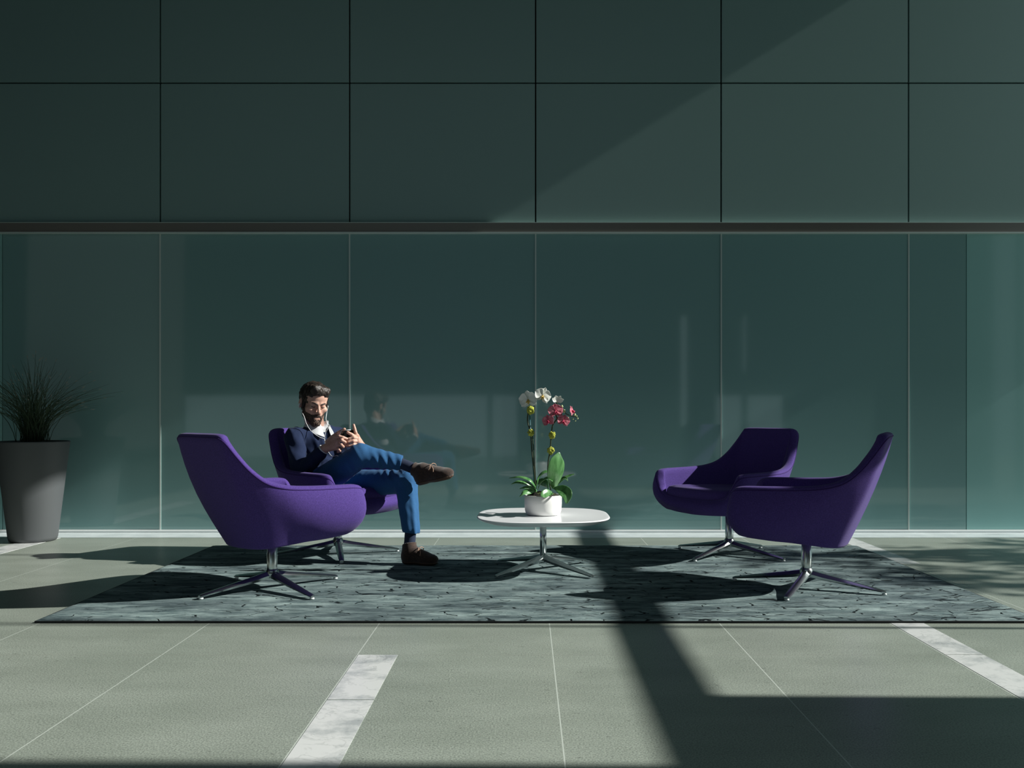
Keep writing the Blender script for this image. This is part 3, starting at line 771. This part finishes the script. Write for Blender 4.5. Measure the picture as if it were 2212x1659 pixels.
# ================================================================== the seated man
def man():
    A = lambda v: np.array(v, float)
    p = lambda x, y, d: np.array(P(x, y, d))
    fwd = A((.777, -.629, 0)); rgt = A((-.629, -.777, 0)); up = A((0, 0, 1.0))
    TR = np.stack([rgt, fwd, up], 1)
    root = empty('person', (-1.39, 6.33, .48), 'bearded man sitting cross legged in a purple chair, wearing navy sweater and blue trousers', 'person')
    # ---- joints
    N = p(684, 925, 6.36); SR = N + rgt * .19 - up * .058; SL = N - rgt * .19 - up * .058
    ER = p(648, 1022, 6.12); WR = p(700, 970, 6.06); EL = p(752, 1003, 6.28); WL = p(783, 967, 6.14)
    C = p(706, 1048, 6.34); HR = C + rgt * .09; HL = C - rgt * .09
    KR = p(779, 984, 5.96); AR = p(878, 1004, 5.96)
    KL = p(877, 1040, 6.06); AL = p(886, 1162, 5.90)
    chest = p(690, 970, 6.40); belly = p(703, 1015, 6.36)
    # ---- head frame
    yaw, pit, rol = math.radians(33), math.radians(15), math.radians(-4)
    hf = A((math.sin(yaw) * math.cos(pit), -math.cos(yaw) * math.cos(pit), -math.sin(pit)))
    hl = np.cross(up, hf); hl /= np.linalg.norm(hl); hu = np.cross(hf, hl)      # hl = his left
    hl, hu = hl * math.cos(rol) + hu * math.sin(rol), hu * math.cos(rol) - hl * math.sin(rol)
    s = 1.15; HC = p(677, 873, 6.31)
    HM = np.stack([hl, hf, hu], 1)
    h = lambda x, y, z: HC + (hl * x + hf * y + hu * z) * s
    def hell(f, c, r, **k): f.ell(h(*c), A(r) * s, HM, **k)
    def hcone(f, a, b, ra, rb, **k): f.cone(h(*a), h(*b), ra * s, rb * s, **k)
    def skull(f, inf=0):
        hell(f, (0, -.012, .045), (.076, .094, .083), k=.02, inf=inf)
        hell(f, (0, .040, .055), (.060, .050, .052), k=.03, inf=inf)
    def jaw(f, inf=0):
        hell(f, (0, .028, -.035), (.057, .060, .060), k=.03, inf=inf)
        hcone(f, (-.040, .020, -.062), (-.013, .078, -.096), .022, .018, k=.03, inf=inf)
        hcone(f, (.040, .020, -.062), (.013, .078, -.096), .022, .018, k=.03, inf=inf)
        hell(f, (0, .080, -.098), (.020, .018, .018), k=.02, inf=inf)
        hell(f, (0, .070, -.060), (.032, .028, .030), k=.02, inf=inf)
    # ---- hands: chains of (pixel x, pixel y, depth) joints
    def hand(f, wrist, knuckles, fingers, thumb, kpal=.014):
        for kq in knuckles: f.cone(wrist, kq, .022, .0155, k=kpal)
        for a, b in zip(knuckles[:-1], knuckles[1:]): f.cone(a, b, .0155, .0155, k=.008)
        for ch in fingers + [thumb]:
            th = ch is thumb
            r = [.0135, .0122, .0112, .0100] if th else [.0125, .0112, .0103, .0090]
            for i in range(len(ch) - 1): f.cone(ch[i], ch[i + 1], r[min(i, 3)], r[min(i + 1, 3)], k=.0035)
    rk = [p(724, 945, 6.00), p(728, 953, 5.985), p(728, 961, 5.985), p(724, 968, 6.0)]
    rf = [[rk[0], p(733, 943, 5.975), p(741, 945, 5.975), p(749, 948, 5.99)],
          [rk[1], p(738, 951, 5.96), p(745, 955, 5.97), p(746, 959, 6.0)],
          [rk[2], p(737, 961, 5.96), p(741, 965, 5.98), p(738, 968, 6.01)],
          [rk[3], p(731, 970, 5.97), p(734, 974, 5.99), p(730, 976, 6.01)]]
    rt = [p(706, 954, 6.04), p(717, 944, 6.02), p(730, 935, 6.00), p(744, 927, 5.995)]
    lk = [p(771, 942, 6.05), p(773, 947, 6.035), p(773, 953, 6.03), p(773, 960, 6.04)]
    lf = [[lk[0], p(768, 934, 6.04), p(766, 926, 6.04), p(764, 918, 6.045)],
          [lk[1], p(764, 945, 6.00), p(755, 948, 5.995), p(747, 950, 6.01)],
          [lk[2], p(763, 953, 5.995), p(753, 955, 5.99), p(745, 955, 6.0)],
          [lk[3], p(764, 961, 6.0), p(754, 963, 5.995), p(745, 962, 6.0)]]
    lt = [p(777, 953, 6.07), p(768, 944, 6.03), p(760, 939, 6.01), p(751, 934, 6.0)]
    # ---- body: one continuous surface
    b = Field((-1.78, 5.75, .05), (-.50, 6.75, 1.24), .0046)
    b.ell(chest, (.150, .098, .150), TR, k=.05); b.ell(belly, (.135, .105, .11), TR, k=.05); b.ell(C, (.13, .10, .09), TR, k=.05)
    b.cone(SR, SL, .045, .045, k=.05)
    for sh, el, wr in ((SR, ER, WR), (SL, EL, WL)):
        b.cone(sh, el, .048, .038, k=.03); b.cone(el, wr, .040, .027, k=.02)
    for hp, kn, an in ((HR, KR, p(872, 1002, 5.965)), (HL, KL, p(887, 1158, 5.915))):
        b.cone(hp, kn, .075, .055, k=.03); b.cone(kn, an, .050, .024, k=.02)
    b.cone(N - up * .04, h(0, -.03, -.03), .064, .060, k=.03)
    b.cone(N - up * .01 + fwd * .02, h(0, .0, -.06), .050, .050, k=.03)
    skull(b); jaw(b)
    for q in (-1, 1):
        hell(b, (q * .044, .058, -.014), (.024, .024, .020), k=.02)       # cheekbones
        hcone(b, (q * .012, .085, .024), (q * .044, .070, .027), .0115, .0095, k=.012)   # brow
        hell(b, (q * .031, .099, .008), (.017, .016, .0115), k=.010, op='sub')   # socket
        hell(b, (q * .030, .071, .008), (.0145, .0135, .0125), k=.004)     # eye ball under the lid
        hell(b, (q * .0125, .098, -.032), (.0085, .010, .0075), k=.005)    # nostril wing
        hell(b, (q * .078, -.010, .000), (.010, .019, .031), k=.006)       # ear
        hell(b, (q * .088, -.004, .002), (.006, .010, .018), k=.005, op='sub')
    hcone(b, (0, .083, .020), (0, .112, -.022), .0075, .0105, k=.010)
    hell(b, (0, .112, -.027), (.0115, .011, .010), k=.006)
    hcone(b, (-.016, .094, -.056), (.016, .094, -.056), .0055, .0055, k=.006)
    hcone(b, (-.015, .093, -.067), (.015, .093, -.067), .0065, .0065, k=.006)
    hcone(b, (-.022, .104, -.0615), (.022, .104, -.0615), .0035, .0035, k=.003, op='sub')
    hand(b, WR, rk, rf, rt); hand(b, WL, lk, lf, lt)
    body = b.mesh('body', M['skin'], root)
    # ---- hair
    f = Field(h(0, 0, .03) - .22, h(0, 0, .03) + .22, .0042)
    hell(f, (0, -.016, .050), (.085, .101, .088), k=.02)
    hell(f, (0, .048, .088), (.062, .050, .038), k=.03)
    hcone(f, (.045, .060, .098), (-.035, .078, .112), .024, .026, k=.02)
    hell(f, (0, .106, -.002), (.075, .062, .083), k=.006, op='sub')
    hell(f, (0, .10, -.06), (.11, .088, .075), k=.006, op='sub')
    for q in (-1, 1):
        hell(f, (q * .088, -.008, -.004), (.028, .023, .036), k=.004, op='sub')
        hell(f, (q * .0705, .024, .004), (.010, .011, .030), k=.010)
    hell(f, (0, -.055, -.02), (.060, .045, .055), k=.03)
    n0 = lambda X, Y, Z, w, ph: np.sin(X * w + 1.7 * np.sin(Y * w * .6 + ph)) * np.sin(Z * w * .9 + 1.3 * np.sin(X * w * .5 + ph)) * np.sin(Y * w * 1.1 + ph)
    f.warp(lambda X, Y, Z: .0045 * n0(X, Y, Z, 95, 1) + .0028 * n0(X, Y, Z, 210, 2))
    f.plane_cut(h(0, 0, -.062), tuple(-hu + hf * .2))
    f.mesh('hair', M['hair'], root)
    # ---- beard
    f = Field(h(0, 0, -.05) - .16, h(0, 0, -.05) + .16, .0036)
    jaw(f, .0018)
    for q in (-1, 1):
        hcone(f, (q * .066, .022, -.012), (q * .050, .022, -.058), .0075, .012, k=.02)
        hcone(f, (q * .006, .099, -.048), (q * .028, .084, -.064), .0075, .0080, k=.008)
        hell(f, (q * .034, .094, -.008), (.030, .042, .038), k=.008, op='sub')
    f.warp(lambda X, Y, Z: .0024 * n0(X, Y, Z, 190, 3) + .0016 * n0(X, Y, Z, 330, 4))
    hell(f, (0, .107, -.061), (.018, .018, .0075), k=.004, op='sub')
    hell(f, (0, .112, -.025), (.020, .030, .018), k=.004, op='sub')
    f.plane_cut(h(0, 0, .0), tuple(hu + hf * .0))
    f.mesh('beard', M['beard'], root)
    for q in (-1, 1):
        pts = [h(q * .009, .0945, .0195), h(q * .024, .0935, .0250), h(q * .038, .083, .0275), h(q * .049, .069, .021)]
        tube('eyebrow', catmull(pts, 4), [.0030 * s] + [.0038 * s] * 8 + [.0036 * s] * 3 + [.0018 * s], M['hair'], root)
        pts = [h(q * .018, .0845, .0035), h(q * .030, .0865, .0015), h(q * .042, .0790, .0035)]
        tube('eyelash', catmull(pts, 4), [.0010] + [.0026] * 7 + [.0010], M['eye'], root)
    # ---- shirt: torso seen in the neck opening, collar, cuffs
    f = Field(N - .28, N + A((.28, .28, .16)), .0045)
    f.ell(chest, (.178, .112, .160), TR, k=.04); f.cone(SR, SL, .048, .048, k=.05)
    f.cone(N - up * .06, N + up * .045 + fwd * .012, .078, .074, k=.03)
    f.warp(lambda X, Y, Z: .0012 * n0(X, Y, Z, 80, 1))
    f.plane_cut(N + up * .030 + fwd * .012, tuple(up - fwd * .45))
    f.cone(N + up * .10 + fwd * .045, N - up * .035 + fwd * .135, .047, .010, k=.006, op='sub')
    f.plane_cut(N - up * .20, (0, 0, -1))
    shirt = f.mesh('shirt', M['shirt'], root)
    for q in (-1, 1):      # collar flaps: folded leaves standing round the neck
        V, F = [], []; n = 12
        for i in range(n):
            t = i / (n - 1); a = math.radians(170 - 152 * t) * q     # from the nape round to the front
            dr = fwd * math.cos(a) - rgt * math.sin(a) * 1.0
            r0 = .074; topz = .074 - .066 * t; dep = .040 + .034 * t ** 1.5
            ctr = N + fwd * (.012 + .012 * t)
            a0 = ctr + dr * r0 + up * topz; a1 = ctr + dr * (r0 + .012) + up * (topz - dep * .5); a2 = ctr + dr * (r0 + .024 + .016 * t) + up * (topz - dep) - rgt * q * (-.012) * t ** 3
            V += [a0, a1, a2]
        for i in range(n - 1):
            for k in range(2): F.append((i * 3 + k, i * 3 + k + 1, i * 3 + k + 4, i * 3 + k + 3))
        o = mesh('collar_flap', V, F, M['shirt'], shirt); md = o.modifiers.new('t', 'SOLIDIFY'); md.thickness = .004; subsurf(o, 1)
    for W_, E_, r_ in ((WR, ER, .0345), (WL, EL, .034)):
        d = (W_ - E_) / np.linalg.norm(W_ - E_)
        tube('cuff', [W_ - d * .045, W_ - d * .02, W_ - d * .002], [r_ * 1.02, r_ * 1.05, r_ * 1.10], M['shirt'], shirt, 24)
    # ---- sweater
    f = Field((-1.82, 5.90, .44), (-1.02, 6.72, .96), .0052)
    f.ell(chest, (.170, .128, .168), TR, k=.05); f.ell(belly, (.155, .138, .125), TR, k=.06); f.ell(C + up * .02, (.165, .125, .08), TR, k=.05)
    f.cone(SR, SL, .064, .064, k=.06); f.cone(N - up * .10, N - up * .055, .095, .080, k=.05)
    for sh, el, wr in ((SR, ER, WR), (SL, EL, WL)):
        f.cone(sh, el, .068, .055, k=.010); d = (wr - el) / np.linalg.norm(wr - el); f.cone(el, wr - d * .030, .057, .043, k=.018)
    def folds(X, Y, Z):
        g = .0035 * np.sin(70 * Z + 30 * X + 3 * np.sin(22 * Y)) * np.clip((.86 - Z) / .2, 0, 1)
        g = g + .0030 * np.sin(46 * (X + Y) + 38 * Z + 2 * np.sin(35 * X)) + .0014 * n0(X, Y, Z, 90, 5)
        return g
    f.warp(folds)
    f.cone(N + up * .09 + fwd * .02, N - up * .055 + fwd * .150, .078, .008, k=.006, op='sub')
    for el, wr in ((ER, WR), (EL, WL)):
        d = (wr - el) / np.linalg.norm(wr - el); 
    f.plane_cut(N + up * .012 - fwd * .03, tuple(up - fwd * .35))
    f.mesh('sweater', M['navy'], root)
    # ---- trousers
    hemL = p(888, 1146, 5.92); hemR = p(868, 1000, 5.965)
    f = Field((-1.66, 5.78, .16), (-.66, 6.58, .86), .0050)
    f.ell(C, (.175, .135, .105), TR, k=.05)
    f.cone(HR, KR, .105, .078, k=.03); f.cone(HL, KL, .105, .078, k=.03)
    f.cone(KR, hemR, .076, .050, k=.02); f.cone(KL, hemL, .076, .059, k=.02)
    dS = (hemL - KL) / np.linalg.norm(hemL - KL)
    cd = A((.50, -.86, 0)); f.cone(KL + cd * .070 + dS * .02, hemL + dS * .02 + cd * .062, .010, .011, k=.018)      # pressed crease
    def tf(X, Y, Z):
        g = .0015 * n0(X, Y, Z, 70, 2)
        for K, amp in ((KL, .0060), (KR, .0050)):
            d2 = (X - K[0]) ** 2 + (Y - K[1]) ** 2 + (Z - K[2]) ** 2
            g = g + amp * np.exp(-d2 / .012) * np.sin(95 * (X - K[0]) + 60 * (Z - K[2]) + 20 * Y) * np.clip((K[0] + .03 - X) / .06, 0, 1)
        w = np.exp(-(((X - hemR[0] + .10) / .09) ** 2) - (((Z - hemR[2]) / .09) ** 2))
        return g + .0045 * w * np.sin(120 * X + 50 * Z)
    f.warp(tf)
    # hem cut on the standing leg
    X, Y, Z = np.meshgrid(*f.ax, indexing='ij', sparse=True)
    f.F = np.maximum(f.F, np.where(X > -.93, (hemL[2] - .012 + .10 * (X - hemL[0]) * -1) - Z, -1).astype(np.float32))
    dR = (hemR - KR) / np.linalg.norm(hemR - KR)
    dd = (X - hemR[0]) * dR[0] + (Y - hemR[1]) * dR[1] + (Z - hemR[2]) * dR[2]
    near = ((X - hemR[0]) ** 2 + (Y - hemR[1]) ** 2 + (Z - hemR[2]) ** 2 < .08 ** 2) & (Z > KL[2] + .055)
    f.F = np.where(near, np.maximum(f.F, dd), f.F).astype(np.float32)
    f.mesh('trousers', M['trouser'], root)
    # ---- socks and boots
    def boot(hb, fw, upv, leg_to, S=1.0):
        fw = fw / np.linalg.norm(fw); sd = np.cross(fw, upv); sd /= np.linalg.norm(sd); uv = np.cross(sd, fw)
        R_ = np.stack([sd, fw, uv], 1); q = lambda a, b_, c=0: hb + (fw * a + uv * b_ + sd * c) * S
        top = q(.052, .075); ld = (leg_to - top); ld /= np.linalg.norm(ld); mouth = top + ld * .058
        c = q(.12, .08); F_ = Field(c - .22, c + .22, .0040)
        def up_(F_, inf=0):
            F_.ell(q(.048, .045), A((.040, .046, .048)) * S, R_, k=.02, inf=inf)
            F_.cone(q(.055, .050), q(.150, .042), .040 * S, .040 * S, k=.02, inf=inf)
            F_.ell(q(.195, .037), A((.048, .066, .038)) * S, R_, k=.03, inf=inf)
        up_(F_)
        F_.cone(q(.070, .092), q(.170, .052), .040 * S, .030 * S, k=.025)
        F_.cone(top, mouth + ld * .03, .043, .047, k=.02)
        mn = ld + fw * -.25; mn = mn / np.linalg.norm(mn)
        F_.plane_cut(mouth, tuple(mn)); F_.plane_cut(q(0, .016), tuple(-uv))
        F_.cone(top, mouth + ld * .08, .034, .040, k=.003, op='sub')
        bt = F_.mesh('boot', M['suede'], root)
        F2 = Field(c - .22, c + .22, .0040); up_(F2, .004); F2.plane_cut(q(0, .020), tuple(uv)); F2.plane_cut(q(0, 0), tuple(-uv)); F2.mesh('sole', M['sole'], bt)['label'] = 'tan crepe sole edge'
        # laces: crossings up the instep and a bow
        parts = []
        for i in range(3):
            t = i / 2; a, z = .128 - .040 * t, .082 + .026 * t
            parts.append(tube_data([q(a, z - .012, -.030), q(a + .004, z + .006, -.012), q(a + .006, z + .007, .012), q(a, z - .012, .030)], .0030, 6))
        for sg in (-1, 1):
            lp = [q(.118, .098, 0), q(.132, .112, sg * .020), q(.140, .100, sg * .042), q(.128, .082, sg * .046), q(.118, .090, sg * .02), q(.118, .098, 0)]
            parts.append(tube_data(catmull(lp, 5), .0028, 6))
            parts.append(tube_data(catmull([q(.118, .098, 0), q(.134, .100, sg * .012), q(.150, .082, sg * .030), q(.152, .064, sg * .042)], 5), .0028, 6))
        V, F = merge(parts); mesh('laces', V, F, M['lace'], bt)
        return top
    hb = A((-.818, 5.905, .0175)); t1 = boot(hb, A((.93, -.30, 0)), up, hemL + A((-.004, 0, 0)))
    tube('sock', catmull([t1 + A((0, 0, -.03)), t1 * .5 + hemL * .5, hemL + up * .05], 4), [.038] * 4 + [.037] * 4 + [.040], M['sock'], root, 20)
    hb2 = p(899, 1050, 5.95); t2 = boot(hb2, p(980, 1033, 5.86) - p(899, 1050, 5.95), A((.02, -.10, 1.0)), hemR, 1.09)
    tube('sock', catmull([t2 + A((.02, 0, -.012)), t2 * .5 + hemR * .5, hemR + (KR - hemR) * .1], 4), [.034] * 4 + [.036] * 4 + [.040], M['sock'], root, 20)
    # ---- phone, held: a thing of its own
    c = p(750, 939, 6.035); nz = A(HC - c); nz /= np.linalg.norm(nz)
    ux = np.cross(nz, up); ux /= np.linalg.norm(ux); uy = np.cross(nz, ux)
    bm = bmesh.new(); bmesh.ops.create_cube(bm, size=1)
    for v in bm.verts: v.co = Vector((v.co.x * .118, v.co.y * .070, v.co.z * .009))
    bmesh.ops.bevel(bm, geom=[e for e in bm.edges if abs((e.verts[0].co - e.verts[1].co).z) > .005], offset=.010, segments=4, affect='EDGES')
    Mx = Matrix(np.stack([ux, -uy, nz], 1).tolist()).to_4x4(); Mx.translation = Vector(c)
    bmesh.ops.transform(bm, matrix=Mx, verts=bm.verts)
    ph = bmobj('smartphone', bm, M['black'], None, False)
    tag(ph, 'black smartphone held sideways in both hands of the seated man', 'phone')
    q = lambda a, b_, z: Vector(c + ux * a - uy * b_ + nz * z)
    tube('metal_edge', [q(a, b_, 0) for a, b_ in ((-.052, -.0355), (.052, -.0355), (.0595, -.028), (.0595, .028), (.052, .0355), (-.052, .0355), (-.0595, .028), (-.0595, -.028))], .0026, M['silver'], ph, 6, True)['label'] = 'silver metal rim'
    bm = bmesh.new(); bmesh.ops.create_circle(bm, cap_ends=True, segments=16, radius=.004)
    for v in bm.verts: v.co = q(-.046 + v.co.x, -.024 + v.co.y, -.0052)
    bmobj('camera_lens', bm, M['silver'], ph, False)
    # ---- earphones
    earR, earL = h(-.084, .004, -.004), h(.084, .004, -.004)
    er = empty('earphones', tuple(earR), 'white wired earphones hanging from the seated man\'s ears', 'earphones')
    for e_, o_ in ((earR, -1), (earL, 1)):
        V, F = tube_data([e_, h(o_ * .090, .006, -.004), h(o_ * .091, .008, -.022)], [.0055, .006, .0035], 8); mesh('earbud', V, F, M['earphone'], er)
    J = p(701, 948, 6.20)
    w1_ = catmull([h(-.091, .008, -.020), p(657, 900, 6.19), p(661, 913, 6.18), p(671, 930, 6.19), p(688, 943, 6.19), J], 6)
    w2_ = catmull([h(.091, .008, -.020), p(704, 903, 6.24), p(706, 914, 6.21), p(709, 923, 6.20), p(703, 935, 6.20), J], 6)
    w3_ = catmull([J, p(704, 965, 6.18), p(716, 985, 6.12), p(730, 985, 6.02), p(733, 1003, 6.02), p(742, 990, 6.03), p(748, 965, 6.05), p(748, 952, 6.04)], 6)
    for w in (w1_, w2_, w3_): tube('cord', w, .0022, M['earphone'], er, 6)
man()
